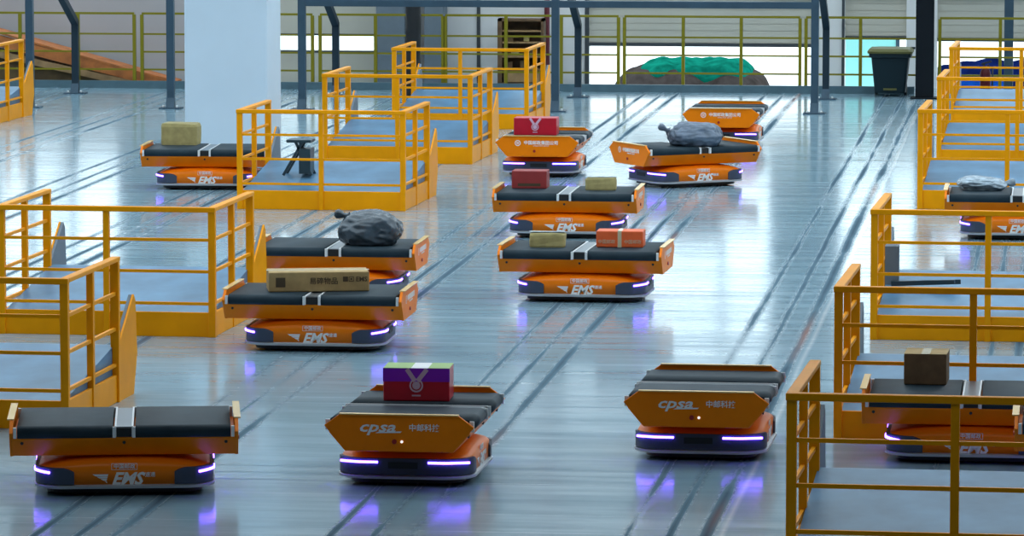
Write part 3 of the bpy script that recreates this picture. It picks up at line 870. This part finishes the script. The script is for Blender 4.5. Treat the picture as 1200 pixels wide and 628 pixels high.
# H parcels
p = on_belt(620, 221, .28)
r = rbox('dull_red_box', .37, .27, .185, 'redbox2', p, 0, 'dull red box on the left belt in front of the ribbon-print robot', 'box')
mb = MB(); mb.box(-.12, .12, -.1365, -.135, .025, .055, 'print_'); mb.build('printed_bar', None, r)
p = on_belt(703, 223, .22)
r = soft('tan_parcel', .32, .22, .125, 'carton2', p, 2, 'small tan parcel on the right belt beside the dull red box', 'parcel', 8)
MB().box(-.165, .162, -.03, .03, .13, .134).build('tape_strip', 'clear', r)
# L parcel
p = on_belt(210, 170, .28)
r = soft('tan_parcel', .43, .28, .25, 'carton2', p, -1, 'large tan parcel with a dented top in front of the pale blue pillar', 'parcel', 11, .03)
MB().box(-.2, .2, -.02, .02, .252, .256).build('tape_strip', 'tape', r)
# bags
def bag(px, py, w, d, h, m, yaw, label, seed, knot=None, flat=False, name='polythene_bag'):
    p = on_belt(px, py, d)
    root = empty(name, (p.x, p.y, p.z), math.radians(yaw)); tag(root, label, 'bag')
    bm = bmesh.new(); bmesh.ops.create_icosphere(bm, subdivisions=5, radius=1)
    for v in bm.verts:
        c = v.co.copy()
        n1 = noise.noise(c * 1.3 + Vector((seed, 0, 0))) * .20
        n2 = (1 - abs(noise.noise(c * 3.0 + Vector((0, seed, 0)))) * 2) * .085
        n3 = (1 - abs(noise.noise(c * 7.0 + Vector((0, 0, seed)))) * 2) * .03
        q = c * (1 + n1 + n2 + n3)
        sq = lambda t, e: math.copysign(abs(t) ** e, t)
        x, y, z = sq(q.x, .75), sq(q.y, .8), q.z
        z = max(z, -.75) + .75
        v.co = Vector((x * w / 2, y * d / 2, z * h / 1.85))
    me = bpy.data.meshes.new('bag_body')
    for f in bm.faces: f.smooth = True
    zmin = min(v.co.z for v in bm.verts)
    for v in bm.verts: v.co.z -= zmin
    bm.to_mesh(me); bm.free(); me.materials.append(M[m])
    o = bpy.data.objects.new('bag_body', me); C.objects.link(o); o.parent = root
    if knot:
        kx, kz, ang = knot
        mb = MB(); rings = []
        for k in range(6):
            t = k / 5; rad = (.05, .022, .028, .04, .045, .03)[k]
            cx_ = kx + math.cos(ang) * t * .13; cz_ = kz + math.sin(ang) * t * .13
            rings.append([(cx_ + rad * math.sin(ang) * math.cos(j * PI / 5) * -1, rad * math.sin(j * PI / 5) * (1 + .3 * math.sin(j * 3)), cz_ + rad * math.cos(ang) * math.cos(j * PI / 5)) for j in range(10)])
        mb.loft(rings, smooth=True); mb.build('bag_neck', m, root)
    return root
bag(429, 289, .54, .50, .31, 'bag', 0, 'shiny black plastic bag tied at one corner on the robot behind the long carton', 4, (-.20, .25, math.radians(165)))
bag(813, 172, .62, .48, .28, 'bagb', 12, 'large grey plastic bag on the angled robot', 12, (-.32, .17, math.radians(150)))
bag(1150, 224, .50, .42, .14, 'clear', 0, 'flat pale clear plastic bag on the belt of the right-edge robot', 21, (.22, .06, math.radians(10)), name='clear_bag')

# ------------------------------------------------------------------ light
W = bpy.data.worlds.new('sky'); bpy.context.scene.world = W; W.use_nodes = True
bg = W.node_tree.nodes['Background']; bg.inputs[0].default_value = (0.80, 0.93, 1.0, 1); bg.inputs[1].default_value = 2.1
def lamp(name, x, y, z, lx, ly, energy, col, label):
    root = empty(name, (x, y, z)); tag(root, label, 'lamp', 'added fill lamps hung under the roof, out of view')
    MB().box(-lx / 2, lx / 2, -ly / 2, ly / 2, .02, .08).build('lamp_housing', 'whiteb', root)
    for q in (-1, 1): MB().tube((q * lx * .4, 0, .08), (q * lx * .4, 0, 9.0 - z), .01, n=8).build('hanger_rod', 'whiteb', root)
    ld = bpy.data.lights.new(name + '_light', 'AREA'); ld.shape = 'RECTANGLE'; ld.size = lx; ld.size_y = ly; ld.energy = energy; ld.color = col
    lo = bpy.data.objects.new('light_source', ld); C.objects.link(lo); lo.parent = root; lo.location = (0, 0, 0)
for i, yy in enumerate((24, 31)):  # unseen lamps added as fill light over the near floor
    for x in (-12, -6, 0):
        lamp('fill_lamp', x, yy, 8.2, 1.6, .3, 40, (0.9, .96, 1), 'unseen long white fill lamp added under the roof of the hall')

sc = bpy.context.scene
sc.view_settings.view_transform = 'Standard'; sc.view_settings.look = 'None'
sc.view_settings.exposure = 0.55; sc.view_settings.gamma = 1.0; sc.view_settings.use_curve_mapping = False
sc.cycles.use_denoising = True
sc.cycles.max_bounces = 6
sc.cycles.sample_clamp_indirect = 6
